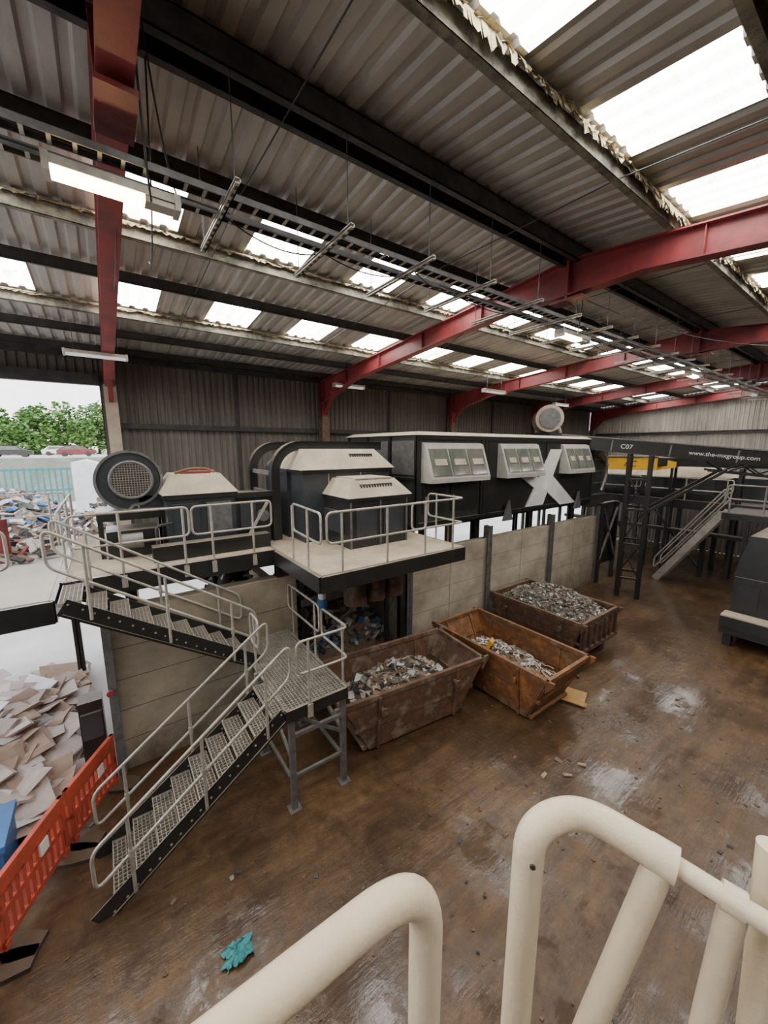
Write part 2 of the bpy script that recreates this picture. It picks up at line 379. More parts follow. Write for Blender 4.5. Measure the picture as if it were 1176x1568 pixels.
# ------------------------------------------------------------------ concrete push wall
mb=MB()
mb.box(-.25,3.3,8.0,8.3,0,3.15,'concrete_dark')
mb.box(6.6,17.4,8.0,8.3,0,3.05,'concrete')
for k in range(1,5):
    z=k*.61
    mb.box(6.6,17.4,7.996,8.0,z-.005,z+.005,'scrap_brown')
    mb.box(-.25,3.3,7.996,8.0,z-.005,z+.005,'scrap_dark')
for x in (8.3,11.9,15.5): mb.box(x-.006,x+.006,7.996,8.0,0,3.05,'scrap_brown')
for x in (6.6,10.0,13.7,17.4): mb.ibeam((x,7.98,0),(x,7.98,3.5),.2,.22,'galv_dark',up=(0,1,0))
mb.box(-.33,-.2,7.9,8.35,0,3.1,'galv_dark')
mb.box(3.1,3.35,8.3,13.8,0,2.6,'concrete'); mb.box(6.6,6.85,8.3,13.8,0,2.6,'concrete')
mb.obj('push_wall')
def rail(mb,pts,z,h=1.1,r=.022,m='galv',posts=None,fil=.12):
    P=[V((p[0],p[1],z+h)) for p in pts]
    Pm=[V((p[0],p[1],z+h*.5)) for p in pts][::-1]
    mb.tube(P+Pm,r,m,8,fil=fil,closed=True)
    for (x,y) in (posts or pts):
        mb.tube([(x,y,z-.15),(x,y,z+h-.01)],r*1.05,m,8)
        mb.box(x-.045,x+.045,y-.03,y+.03,z-.25,z-.02,m)
# ------------------------------------------------------------------ platforms
DZ=3.8
def grating(mb,x0,x1,y0,y1,z,m='galv',p=.05,q=.1,t=.006,h=.025):
    y=y0
    while y<=y1+1e-4: mb.box(x0,x1,y-t/2,y+t/2,z-h,z,m); y+=p
    x=x0
    while x<=x1+1e-4: mb.box(x-t/2,x+t/2,y0,y1,z-h,z-.004,m); x+=q
mb=MB()
mb.box(2.9,6.4,5.85,11.6,DZ-.06,DZ,'dusty_deck')
for a,b_ in (((2.85,5.8),(6.45,5.8)),((2.85,5.8),(2.85,11.6)),((6.45,5.8),(6.45,8.0))):
    mb.beam((*a,DZ-.16),(*b_,DZ-.16),.08,.30,'black_paint')
for x in (3.4,4.6,5.8): mb.beam((x,5.85,DZ-.2),(x,11.5,DZ-.2),.08,.18,'black_paint')
mb.box(-.75,2.85,8.05,12.2,DZ-.06,DZ,'dusty_deck')
mb.beam((-.75,8.02,DZ-.16),(2.85,8.02,DZ-.16),.08,.34,'black_paint')
mb.beam((-.75,8.02,DZ-.16),(-.75,12.2,DZ-.16),.08,.34,'black_paint')
for x in (.5,1.7): mb.beam((x,8,DZ-.2),(x,12.2,DZ-.2),.1,.2,'black_paint')
for (x,y) in ((2.95,8.1),(6.3,7.9),(.2,8.7),(.2,12),(2.9,11.4),(6.3,11.4)):
    mb.ibeam((x,y,0),(x,y,DZ-.25),.16,.16,'black_paint',up=(0,1,0))
rail(mb,[(3.0,7.3),(2.9,5.85)],DZ,posts=[(2.9,7.1),(2.9,6.4)])
rail(mb,[(3.0,5.83),(5.3,5.83)],DZ,posts=[(3.3,5.83),(4.3,5.83)])
rail(mb,[(4.95,5.87),(6.42,5.83),(6.42,7.0)],DZ,posts=[(5.3,5.85),(6.1,5.83),(6.42,6.7)])
rail(mb,[(-.6,8.0),(1.2,8.0)],DZ,posts=[(.1,8.0),(1.1,8.0)])
rail(mb,[(1.25,8.0),(2.8,8.0)],DZ,posts=[(1.6,8.0),(2.4,8.0)])
rail(mb,[(-.75,8.4),(-.75,12)],DZ,posts=[(-.75,9),(-.75,10.5),(-.75,11.8)])
mb.obj('machine_platform')
mb=MB()
mb.box(-4.2,-.85,7.2,12.6,DZ-.1,DZ,'yard')
mb.beam((-4.2,7.16,DZ-.18),(-.8,7.16,DZ-.18),.08,.34,'black_paint')
mb.beam((-.82,7.16,DZ-.18),(-.82,12.6,DZ-.18),.08,.34,'black_paint')
for (x,y) in ((-4,7.4),(-4,12.4),(-1,12.4)): mb.ibeam((x,y,0),(x,y,DZ-.2),.16,.16,'black_paint',up=(0,1,0))
rail(mb,[(-4,7.15),(-1.2,7.15)],DZ,posts=[(-3.6,7.15),(-2.4,7.15),(-1.5,7.15)])
rail(mb,[(-4,12.5),(-.9,12.5)],DZ,posts=[(-3.6,12.5),(-2.4,12.5),(-1.2,12.5)])
random.seed(77)
for k in range(110): mb.shard((random.uniform(-3.6,-1.0),random.uniform(9.8,12.3),DZ+.05+random.random()*.15),(.3,.12,.05),random.choice(['scrap_dark','scrap_metal','scrap_brown','red_steel','paper_white']))
mb.cyl((-1.75,10.2,DZ),(-1.75,10.2,DZ+.85),.12,'red_steel',16); mb.cyl((-1.75,10.2,DZ+.85),(-1.75,10.2,DZ+.95),.05,'galv_dark',12)
mb.obj('yard_platform')
# ------------------------------------------------------------------ staircase
mb=MB(); LZ=1.9
def flight(mb,xb,xt,y0,y1,zb,zt_,n):
    dx=(xt-xb)/n; dz=(zt_-zb)/n; sg=1 if xt>xb else -1
    for y in (y0,y1):
        mb.beam((xb-.12*sg,y,zb+.0),(xt,y,zt_-.08),.012,.26,'black_paint')
        mb.beam((xb-.12*sg,y,zb-.11),(xt,y,zt_-.19),.06,.012,'black_paint')
        for k in range(n):
            for e in (.2,.75): mb.cyl((xb+dx*(k+e),y-.014,zb+dz*(k+e)),(xb+dx*(k+e),y+.014,zb+dz*(k+e)),.016,'galv',8)
    for k in range(n):
        x=xb+dx*(k+.3); z=zb+dz*(k+1)-.02
        xa,xc=sorted((x-sg*.02,x+sg*.24))
        grating(mb,xa,xc,y0+.02,y1-.02,z,'galv',p=.06,q=.052,t=.009,h=.03)
        mb.box(xa,xc,y0+.01,y0+.02,z-.06,z,'galv'); mb.box(xa,xc,y1-.02,y1-.01,z-.06,z,'galv')
        mb.box(xa-.006,xa+.006,y0,y1,z-.05,z+.005,'galv'); mb.box(xc-.006,xc+.006,y0,y1,z-.05,z,'galv')
    for y in (y0-.03,y1+.03):
        A=V((xb-sg*.1,y,zb)); B=V((xt+sg*.1,y,zt_+.05))
        up=V((0,0,1))
        mb.tube([A+up*1.05,B+up*1.05,B+up*.5,A+up*.5],.023,'galv',8,fil=.14,closed=True)
        for t in (.15,.5,.85):
            C=A.lerp(B,t)
            mb.tube([C+V((0,0,-.1)),C+up*1.05],.023,'galv',8)
            mb.tube([C+V((0,0,.44)),C+V((0,0,.56))],.033,'galv',8)
flight(mb,-.5,1.95,5.37,6.33,0,LZ,9)
flight(mb,1.95,-.7,7.0,7.95,LZ,DZ,9)
grating(mb,1.95,3.05,5.35,7.95,LZ,'galv',p=.06,q=.06,t=.009,h=.03)
for a,b_ in (((1.95,5.33),(3.05,5.33)),((3.05,5.33),(3.05,7.95)),((1.95,6.35),(1.95,7.0)),((1.95,7.97),(3.05,7.97))):
    mb.beam((*a,LZ-.11),(*b_,LZ-.11),.05,.2,'black_paint')
for (x,y) in ((2.05,5.4),(3.0,5.4),(2.05,6.9),(3.0,7.2)):
    mb.beam((x,y,0),(x,y,LZ-.1),.09,.09,'galv_dark'); mb.box(x-.1,x+.1,y-.1,y+.1,0,.015,'galv_dark')
mb.beam((2.05,5.4,1.35),(3.0,5.4,1.35),.06,.06,'galv_dark'); mb.beam((2.05,5.4,.6),(3.0,5.4,.6),.05,.05,'galv_dark')
mb.beam((3.0,5.4,1.0),(3.0,7.2,1.6),.06,.06,'galv_dark'); mb.beam((3.0,5.4,.5),(3.0,7.2,.5),.05,.05,'galv_dark')
mb.beam((2.05,5.4,1.75),(3.0,5.4,1.0),.05,.05,'galv_dark')
mb.beam((2.05,5.4,.9),(2.05,6.9,1.6),.05,.05,'galv_dark'); mb.beam((2.05,5.4,.5),(2.05,6.9,.5),.05,.05,'galv_dark')
rail(mb,[(2.15,5.31),(3.08,5.31),(3.08,6.3)],LZ,posts=[(2.35,5.31),(3.08,5.5)])
rail(mb,[(3.08,6.4),(3.08,7.95)],LZ,posts=[(3.08,6.6),(3.08,7.7)])
rail(mb,[(1.92,6.45),(1.92,6.9)],LZ,posts=[(1.92,6.68)])
mb.obj('access_staircase')
# ------------------------------------------------------------------ skips
def skip(cx,cy,yaw,lt,lb,w,h,mat,ribend=False):
    mb=MB(); mb.M=Matrix.Translation((cx,cy,0))@Matrix.Rotation(math.radians(yaw),4,'Z')
    T=lt/2;B=lb/2;W=w/2;b_=W-.12
    z0=.06
    def P(sx,sy,top): return (sx*(T if top else B),sy*(W if top else b_),h if top else z0)
    mb.panel([P(-1,-1,0),P(1,-1,0),P(1,-1,1),P(-1,-1,1)],.03,mat)
    mb.panel([P(1,1,0),P(-1,1,0),P(-1,1,1),P(1,1,1)],.03,mat)
    mb.panel([P(1,-1,0),P(1,1,0),P(1,1,1),P(1,-1,1)],.03,mat)
    mb.panel([P(-1,1,0),P(-1,-1,0),P(-1,-1,1),P(-1,1,1)],.03,mat)
    mb.panel([(-B,-b_,z0),(B,-b_,z0),(B,b_,z0),(-B,b_,z0)],.03,mat)
    for y in (-1,1):
        mb.beam((-T-.03,y*W,h),(T+.03,y*W,h),.08,.10,mat)
        mb.beam((-B-.35,y*(b_+.075),z0+.55),(B+.35,y*(b_+.075),z0+.55),.04,.07,mat)
        for x in (-.85,.85):
            mb.beam((x*B,y*(b_+.03),z0),(x*B,y*(W+.02),h),.1,.05,mat,up=(1,0,0))
        for x in (-B*.8,B*.8):
            mb.cyl((x,y*(W-.02),h-.28),(x,y*(W+.14),h-.28),.045,mat,12)
            mb.cyl((x,y*(W+.12),h-.28),(x,y*(W+.15),h-.28),.08,mat,12)
    for x in (-1,1):
        mb.beam((x*T,-W,h),(x*T,W,h),.08,.10,mat)
        mb.beam((x*(B+T)/2+.02*x,-W+.06,(h+z0)/2),(x*(B+T)/2+.02*x,W-.06,(h+z0)/2),.06,.08,mat)
        mb.cyl((x*(B+.1),-b_,.1),(x*(B+.1),b_,.1),.05,mat,10)
        for y in (-1,1): mb.prism([(x*(T-.02),h-.25),(x*(T+.16),h-.02),(x*(T+.16),h+.05),(x*(T-.02),h+.05)],'Y',y*W-.03,y*W+.03,mat)
        for y in (-.45,.45):
            mb.beam((x*B,y*w*.6,z0),(x*T,y*w*.6,h),.06,.07,mat)
        if ribend and x==-1:
            for q in range(7):
                y=-W+.12+q*(w-.24)/6
                mb.beam((x*(T+.04),y,h-.1),(x*(T+.04),y,.42),.06,.06,mat)
            mb.beam((x*(T+.03),-W,.40),(x*(T+.03),W,.40),.08,.1,mat)
            mb.panel([(x*T,-W,h),(x*T,W,h),(x*(T-.02),W,.35),(x*(T-.02),-W,.35)],.02,mat)
    for y in (-.4,.4): mb.box(-B,B,y-.05,y+.05,0,z0,mat)
    return mb
def fill(mb,lx,ly,z0,hh,n,mats,smin,smax,seed,base='scrap_brown',cx=0,cy=0,wires=0,tilt=.5,rough=.06,flat=.5):
    random.seed(seed); G=18; vs=[];fs=[]
    def H(x,y): 
        u=x/(lx/2);v=y/(ly/2)
        return z0+hh*max(0,(1-u*u))**.8*max(0,(1-v*v))**.7+rough*noise.noise(V((x*3,y*3,seed)))
    for i in range(G+1):
        for j in range(G+1):
            x=-lx/2+lx*i/G;y=-ly/2+ly*j/G; vs.append((cx+x,cy+y,H(x,y)))
    for i in range(G):
        for j in range(G): a=i*(G+1)+j; fs.append((a,a+G+1,a+G+2,a+1))
    mb.add(vs,fs,base)
    for k in range(n):
        x=random.uniform(-.48,.48)*lx;y=random.uniform(-.47,.47)*ly
        s=random.uniform(smin,smax)
        mb.shard((cx+x,cy+y,H(x,y)+random.uniform(0,.06)),(s,s*random.uniform(.3,1),random.uniform(.01,.05)*(s/.15)*flat*2),random.choice(mats),tilt)
    for k in range(wires):
        x=random.uniform(-.4,.4)*lx;y=random.uniform(-.4,.4)*ly; p=[]
        a=random.uniform(0,6.28)
        for q in range(7):
            a+=random.gauss(0,.9); x+=math.cos(a)*.12; y+=math.sin(a)*.1
            x=max(-lx*.45,min(lx*.45,x)); y=max(-ly*.45,min(ly*.45,y))
            p.append((cx+x,cy+y,H(x,y)+.05+random.random()*.08))
        mb.tube(p,random.choice((.008,.014,.02)),random.choice(mats),6,fil=.05,fs=3)
s=skip(4.97,6.28,-6,3.5,2.3,1.65,1.22,'skip_brown')
fill(s,2.5,1.4,.5,.6,420,['scrap_metal','scrap_metal','scrap_dark','paper_white','scrap_brown','cardboard','scrap_brown','scrap_metal'],.05,.28,11,wires=45)
s.obj('waste_skip')
s=skip(7.85,5.55,90,3.3,2.3,1.7,1.2,'rust_orange')
fill(s,2.5,1.35,.5,.32,220,['scrap_metal','scrap_metal','paper_white','scrap_brown','scrap_brown'],.05,.25,12,wires=70,base='rust_orange')
s.shard((.4,.1,.95),(.3,.22,.1),'yellow_paint')
s.obj('waste_skip')
s=skip(11.2,6.3,90,3.0,2.3,2.1,1.2,'rust',True)
fill(s,2.85,1.95,.98,.62,1700,['scrap_metal','scrap_metal','scrap_grey','scrap_brown','scrap_dark'],.04,.13,13,base='scrap_grey')
s.obj('waste_skip')
mb=MB(); mb.M=Matrix.Translation((8.7,4.15,.04))@Matrix.Rotation(.35,4,'Z'); mb.box(-.3,.3,-.25,.25,0,.03,'timber'); mb.box(-.25,-.1,-.3,.3,-.035,0,'timber'); mb.obj('timber_offcut')
mb=MB(); vs=[];fs=[];G=16
for i in range(G+1):
    for j in range(G+1):
        u=i/G-.5;v=j/G-.5
        x=u*.32+.09*noise.noise(V((u*4,v*4,1)));y=v*.22+.09*noise.noise(V((u*4,v*4,4)))
        vs.append((.74+x,4.0+y,.015+.10*abs(noise.noise(V((u*6,v*6,9))))*(1-abs(u)*1.2)+.03*(1-4*u*u)))
for i in range(G):
    for j in range(G): a=i*(G+1)+j; fs.append((a,a+G+1,a+G+2,a+1))
mb.add(vs,fs,'teal_cloth',True); mb.obj('teal_rag')
mb=MB(); random.seed(21)
for k in range(420):
    x=random.uniform(-1,14);y=random.uniform(.8,7.5)
    s=random.choice((.02,.02,.03,.03,.05))
    mb.shard((x,y,.008),(s*1.6,s,.012),random.choice(['scrap_dark','mud','mud','scrap_dark','mud','scrap_brown']),.15)
for k in range(4):
    mb.shard((6.4+random.gauss(0,.3),3.2+random.gauss(0,.2),.02),(.15,.07,.02),random.choice(['cardboard','scrap_brown']),.2)
for (x,y) in ((1.0,6.3),(.9,4.9)): mb.shard((x,y,.015),(.09,.06,.02),'scrap_metal',.2)
mb.obj('floor_litter')
# ------------------------------------------------------------------ machines
mb=MB()
mb.box(4.2,5.8,7.05,8.6,DZ,4.87,'black_paint'); mb.box(4.15,5.85,7.0,8.65,4.85,4.93,'black_paint')
mb.frustum(4.12,5.88,6.97,8.68,4.93,5.3,.28,.28,.35,.3,'hood_beige')
mb.box(4.5,5.5,7.3,8.3,5.3,5.33,'hood_beige')
for k in range(12): mb.box(4.55+k*.075,4.58+k*.075,7.15,7.24,5.12,5.2,'scrap_dark')
for x in (4.22,5.0,5.76): mb.box(x-.02,x+.02,7.03,7.05,DZ,4.85,'galv_dark')
mb.box(4.35,4.9,7.03,7.05,4.0,4.7,'blue_grey_panel'); mb.box(5.1,5.65,7.03,7.05,4.0,4.7,'blue_grey_panel')
mb.box(4.16,4.2,7.3,8.3,4.1,4.6,'blue_grey_panel')
mb.obj('separator_drive_unit')
mb=MB()
def archpoly(z0=DZ,o=0,top=6.15):
    pts=[];X0=3.15+o;X1=6.3;r=.75-o;zt_=top-o
    pts.append((X0,z0))
    for k in range(9):
        a=math.pi-(math.pi/2)*k/8; pts.append((X0+r+r*math.cos(a),zt_-r+r*math.sin(a)))
    pts.append((X1,zt_)); return pts
for y in (8.85,10.5):
    out=archpoly();inn=archpoly(o=.2); n=len(out)
    for i in range(n-1):
        mb.prism([out[i],out[i+1],inn[i+1],inn[i]],'Y',y,y+.1,'black_paint')
    for i in range(n-1):
        mb.prism([archpoly(o=-.02)[i],archpoly(o=-.02)[i+1],out[i+1],out[i]],'Y',y-.05,y+.15,'black_paint')
mb.prism(archpoly(o=.42)+[(6.3,DZ)],'Y',8.97,10.5,'blue_grey_panel')
for z in (4.2,4.9,5.4): mb.beam((3.25,8.9,z),(3.25,10.55,z),.08,.1,'galv_dark')
mb.box(3.65,6.1,8.2,8.97,DZ,5.45,'blue_grey_panel')
mb.box(3.6,6.15,8.14,8.98,5.42,5.5,'black_paint')
mb.frustum(3.55,6.2,8.1,9.9,5.5,5.98,.3,.35,.45,.3,'hood_beige')
for x in (4.3,5.2): mb.box(x-.01,x+.01,8.18,8.2,DZ,5.4,'galv')
for k in range(10): mb.box(5.0+k*.07,5.04+k*.07,8.36,8.45,5.78,5.86,'scrap_dark')
mb.obj('eddy_current_separator')
mb=MB()
mb.box(.95,2.3,8.85,10.2,DZ,5.0,'blue_grey_panel'); mb.box(.9,2.35,8.8,10.25,4.95,5.05,'black_paint')
mb.frustum(.88,2.37,8.78,10.27,5.05,5.45,.25,.3,.3,.3,'hood_beige')
mb.box(1.3,1.9,9.2,9.6,5.45,5.5,'red_steel'); mb.tube([(1.2,9.3,5.47),(1.5,9.2,5.56),(1.8,9.4,5.55),(2.0,9.3,5.48)],.03,'rust_orange',6,fil=.1)
mb.box(2.3,3.1,8.9,10.3,DZ,4.9,'black_paint'); mb.beam((2.3,8.85,4.95),(3.2,8.85,4.95),.08,.12,'black_paint')
mb.box(2.4,2.75,8.86,8.9,4.2,4.8,'blue_grey_panel'); mb.cyl((2.9,8.8,4.45),(2.9,8.9,4.45),.14,'galv_dark',20)
mb.box(.6,2.9,8.4,8.7,DZ,4.1,'black_paint')
mb.box(1.05,1.55,8.82,8.85,4.2,4.85,'blue_grey_panel'); mb.box(1.7,2.2,8.82,8.85,4.2,4.85,'galv_dark')
mb.beam((2.4,8.5,4.0),(2.9,8.5,4.8),.05,.05,'galv')
mb.tube([(.7,8.5,4.15),(.7,8.5,4.5),(1.0,8.7,4.5)],.03,'cable_black',8,fil=.1)
mb.obj('magnet_drive_unit')
mb=MB(); c=V((.42,9.5,5.35))
def disc(mb,c,r,y0,y1,m,seg=36): mb.tube([(c.x,c.y+y0,c.z),(c.x,c.y+y1,c.z)],r,m,seg)
sp=[]
for k in range(40):
    a=-math.pi*.5+2*math.pi*k/40; r=.52+.12*(k/40); sp.append((c.x+r*math.cos(a),c.z+r*math.sin(a)))
mb.prism(sp,'Y',9.5,9.95,'blue_grey_panel')
n=len(sp)
for i in range(n):
    p=sp[i];q=sp[(i+1)%n]; mb.beam((p[0],9.48,p[1]),(q[0],9.48,q[1]),.05,.05,'galv_dark',up=(0,1,0))
disc(mb,c,.36,-.06,0,'scrap_dark')
ring=[(c.x+.37*math.cos(2*math.pi*k/32),c.y-.07,c.z+.37*math.sin(2*math.pi*k/32)) for k in range(32)]
mb.tube(ring,.03,'galv_dark',8,closed=True)
for k in range(-7,8):
    d=k*.048; h=math.sqrt(max(0,.36**2-d*d))
    mb.beam((c.x+d,c.y-.075,c.z-h),(c.x+d,c.y-.075,c.z+h),.008,.008,'galv'); mb.beam((c.x-h,c.y-.075,c.z+d),(c.x+h,c.y-.075,c.z+d),.008,.008,'galv')
mb.box(c.x+.1,c.x+.75,9.5,9.95,4.75,5.0,'blue_grey_panel')
mb.box(c.x-.65,c.x+.6,9.3,10.1,4.55,4.75,'black_paint')
for x in (c.x-.6,c.x+.5):
    for y in (9.35,10): mb.beam((x,y,DZ),(x,y,4.55),.08,.08,'black_paint')
mb.box(-.1,.8,9.2,10.0,DZ,4.35,'black_paint'); mb.cyl((.1,9.1,4.15),(.5,9.1,4.15),.16,'galv_dark',16)
mb.obj('centrifugal_fan')
# sorting cabin
mb=MB(); X0,X1,Y0,Y1,Z0,Z1=6.9,16.6,8.0,11.6,3.8,6.35
mb.box(X0,X1,Y0,Y1,Z0,Z1,'cabin_panel')
mb.frustum(X0-.1,X1+.1,Y0-.1,Y1+.1,Z1,Z1+.1,.2,.2,.2,.2,'hood_beige')
for x in (6.9,9.55,9.85,13.1,16.55): mb.box(x-.05,x+.05,Y0-.05,Y0,Z0,Z1,'black_paint')
mb.box(9.65,9.8,Y0-.04,Y0,Z0,Z1,'black_paint')
mb.box(X0,X1,Y0-.06,Y0,Z0,Z0+.12,'black_paint'); mb.box(X0,X1,Y0-.06,Y0,Z1-.12,Z1,'black_paint')
mb.box(9.9,16.5,Y0-.02,Y0,Z0+.1,Z1-.1,'black_paint')
for y in (8.0,9.2,10.4,11.55): mb.box(X0-.05,X0,y-.04,y+.04,Z0,Z1,'black_paint')
mb.box(X0-.05,X0,8,11.6,5.1,5.18,'black_paint'); mb.box(X0-.03,X0,8.1,9.1,5.25,6.2,'galv_dark'); mb.box(X0-.03,X0,9.3,10.3,5.25,6.2,'galv_dark')
for (a,b_) in ((7.05,9.45),(10.3,12.4),(14.0,15.9)):
    t0,t1=6.15,5.05
    mb.prism([(Y0-.0,t0),(Y0-.12,t0-.05),(Y0-.45,t1+.12),(Y0-.45,t1),(Y0,t1)],'X',a,b_,'glass_frame')
    for s in range(3):
        u0=a+.1+(b_-a-.14)*s/3; u1=a+.04+(b_-a-.14)*(s+1)/3
        mb.panel([(u0,Y0-.175,t0-.17),(u1,Y0-.175,t0-.17),(u1,Y0-.455,t1+.2),(u0,Y0-.455,t1+.2)],.02,'glass')
        mb.panel([(u0+.12,Y0-.30,t0-.45),(u1-.12,Y0-.30,t0-.45),(u1-.12,Y0-.37,t0-.62),(u0+.12,Y0-.37,t0-.62)],.03,'hood_beige')
yx=Y0-.04
mb.prism([(11.9,3.95),(12.95,3.95),(14.0,5.95),(13.3,5.95)],'Y',yx-.05,yx,'white_plastic')
mb.prism([(11.3,5.15),(12.15,5.15),(12.75,4.85),(12.5,4.5)],'Y',yx-.06,yx,'white_plastic')
mb.prism([(13.2,4.85),(13.45,5.0),(15.2,3.85),(14.1,3.85),(13.0,4.5)],'Y',yx-.06,yx,'white_plastic')
for x in (10.9,15.4): mb.prism([(x-.35,3.6),(x+.15,3.6),(x-.05,4.3)],'Y',yx-.14,yx-.07,'galv_dark')
for (a,b_,z0,z1) in ((7.1,8.0,4.15,4.95),(8.2,9.4,4.15,4.95)):
    mb.box(a,b_,Y0-.03,Y0,z0,z1,'black_paint'); mb.box(a+.1,a+.14,Y0-.05,Y0-.03,z0+.3,z0+.5,'galv')
for x in (7.2,10.1,13.2,16.3):
    mb.ibeam((x,8.6,0),(x,8.6,Z0),.18,.18,'black_paint',up=(0,1,0)); mb.ibeam((x,11.4,0),(x,11.4,Z0),.18,.18,'black_paint',up=(0,1,0))
mb.beam((X0,8.5,3.7),(X1,8.5,3.7),.15,.2,'black_paint')
mb.obj('sorting_cabin')
mb=MB()
mb.box(16.7,17.9,8.0,9.4,3.5,5.9,'cabin_panel'); mb.prism([(16.7,5.9),(17.9,5.3),(17.9,5.25),(16.7,5.8)],'Y',7.9,9.5,'hood_beige')
mb.tube([(16.8,7.9,5.8),(17.4,7.85,5.7),(17.6,7.85,4.9),(17.2,7.85,4.2)],.06,'galv',8,fil=.3)
for z in (4.0,4.5,5.0,5.5): mb.box(16.7,17.9,7.96,8.0,z,z+.05,'galv_dark')
mb.box(17.5,19.0,7.9,8.1,.8,3.6,'black_paint')
for x in (17.5,18.9): mb.beam((x,7.85,0),(x,7.85,3.6),.15,.15,'black_paint')
mb.beam((17.5,7.8,1.1),(18.9,7.8,3.4),.08,.08,'galv_dark'); mb.beam((17.5,7.8,3.4),(18.9,7.8,1.1),.08,.08,'galv_dark'); mb.obj('discharge_hopper')
mb=MB(); mb.cyl((18.1,11,7.45),(19.3,12,7.45),.66,'hood_beige',32); mb.cyl((18.05,10.95,7.45),(18.1,11,7.45),.5,'galv_dark',32)
mb.box(17.9,19.7,10.8,12.2,6.4,6.75,'black_paint')
for x,y in ((18.0,10.9),(19.5,12.1),(18.0,12.1),(19.5,10.9)): mb.beam((x,y,0),(x,y,6.4),.12,.12,'black_paint')
mb.tube([(19.3,11.4,7.2),(19.6,11.3,6.9),(19.6,11.3,6.6)],.12,'galv',10,fil=.2)
mb.obj('extraction_drum')
# conveyor
mb=MB(); A=V((16.3,9.2,6.3)); B=V((20.4,-2.2,5.05)); d=(B-A).normalized(); side=d.cross(V((0,0,1))).normalized(); up=side.cross(d)
for s in (-1,1):
    o=side*s*.55
    mb.beam(A+o,B+o,.05,.5,'black_paint'); mb.beam(A+o+up*.27,B+o+up*.27,.12,.04,'galv_dark')
    k=5.0
    while k<12:
        p=A+d*k+o-up*.28; mb.beam(p,p+d*.5-up*.3,.05,.05,'black_paint'); mb.beam(p+d*.5-up*.3,p+d*1.0,.05,.05,'black_paint'); k+=1.0
    mb.beam(A+d*5+o-up*.58,B+o-up*.58,.07,.07,'black_paint')
mb.beam(A+up*.2,B+up*.2,1.0,.03,'cable_black'); mb.beam(A-up*.2,B-up*.2,1.0,.03,'cable_black')
L=(B-A).length
k=0
while k<L:
    p=A+d*k; mb.tube([p-side*.55-up*.15,p+side*.55-up*.15],.05,'galv_dark',10)
    for e in (-1,1): mb.beam(p+side*.58*e+up*.2,p+side*.58*e-up*.22,.05,.05,'galv_dark',up=d)
    k+=1.9
mb.tube([A-side*.55,A+side*.55],.22,'cable_black',16)
for t in (.24,.68):
    p=A.lerp(B,t)
    q=[p-side*.6,p+side*.6]
    for w in q:
        for e in (-.35,.35):
            mb.beam((w+d*e).xy.to_3d(),(w+d*e)-up*.25,.14,.14,'black_paint')
    for z in (.8,2.2,3.6,4.8):
        a=[q[0]+d*-.35,q[0]+d*.35,q[1]+d*.35,q[1]+d*-.35]
        a=[V((x.x,x.y,z)) for x in a]
        for i in range(4):
            mb.beam(a[i],a[(i+1)%4],.08,.08,'black_paint')
            if z<4.8: mb.beam(a[i],a[(i+1)%4]+V((0,0,1.3)),.05,.05,'black_paint')
    mb.beam(q[0]+d*.4-up*2.6,q[0]+d*2.6-up*.5,.1,.1,'black_paint'); mb.beam(q[1]+d*.4-up*2.6,q[1]+d*2.6-up*.5,.1,.1,'black_paint')
conv=mb.obj('belt_conveyor')
def text(s,loc,size,xdir,updir,parent,m='white_plastic'):
    c=bpy.data.curves.new('lettering','FONT'); c.body=s; c.size=size; c.extrude=.003; c.materials.append(MATS[m])
    o=bpy.data.objects.new('lettering',c); bpy.context.collection.objects.link(o)
    x=V(xdir).normalized(); u=V(updir); u=(u-x*u.dot(x)).normalized(); z=x.cross(u)
    M=Matrix((x,u,z)).transposed().to_4x4(); M.translation=V(loc); o.matrix_world=M; o.parent=parent; return o
sd=side if side.x<0 else -side
text('www.the-mxgroup.com',A+d*4.35+sd*.61-up*.08,.20,d,up,conv)
text('C07',A+d*2.2+sd*.61-up*.08,.24,d,up,conv)
# yellow sided screener conveyor
mb=MB()
A=V((20.8,9.8,5.25)); B=V((21.7,7.4,5.25)); dd=(B-A).normalized()
mb.beam(A,B,.6,.62,'yellow_paint'); mb.beam(A+V((0,0,.34)),B+V((0,0,.34)),.75,.05,'galv_dark')
mb.prism([(7.4,5.56),(6.6,5.35),(6.6,5.1),(7.4,4.94)],'X',21.5,22.0,'yellow_paint')
C2=V((23.6,2.2,5.1))
mb.beam(B+V((0,0,.1)),C2+V((0,0,.2)),.7,.38,'black_paint'); mb.beam(B+V((0,0,.32)),C2+V((0,0,.42)),.8,.05,'hood_beige')
for t in (.03,.4,.7,.97):
    p=A.lerp(C2,t)
    for e in (-.25,.25): mb.beam((p.x+e,p.y,0),(p.x+e,p.y,p.z-.05),.1,.1,'black_paint')
yc=mb.obj('yellow_conveyor')
n_=V((dd.y,-dd.x,0)); n_=n_ if n_.x<0 else -n_
text('AC',A+dd*1.2+n_*.31-V((0,0,.14)),.4,dd,(0,0,1),yc,'cable_black')
mb=MB()
mb.box(22.2,27,3,12,3.35,3.5,'galv_dark'); mb.box(22.15,22.25,3,12,3.15,3.55,'black_paint'); mb.box(22.9,26,5,11,3.5,4.6,'black_paint')
mb.frustum(22.9,26,5,11,4.6,5.0,.5,.5,.8,.8,'hood_beige'); mb.box(24,26.5,3.2,5,3.5,4.6,'blue_grey_panel')
for y in (5.4,7.4,9.3): mb.box(22.86,22.9,y,y+1.2,3.8,4.5,'blue_grey_panel')
for y in (3.1,5.4,7.8,10,11.9):
    for x in (22.3,24,26.9): mb.beam((x,y,0),(x,y,3.4),.18,.18,'black_paint')
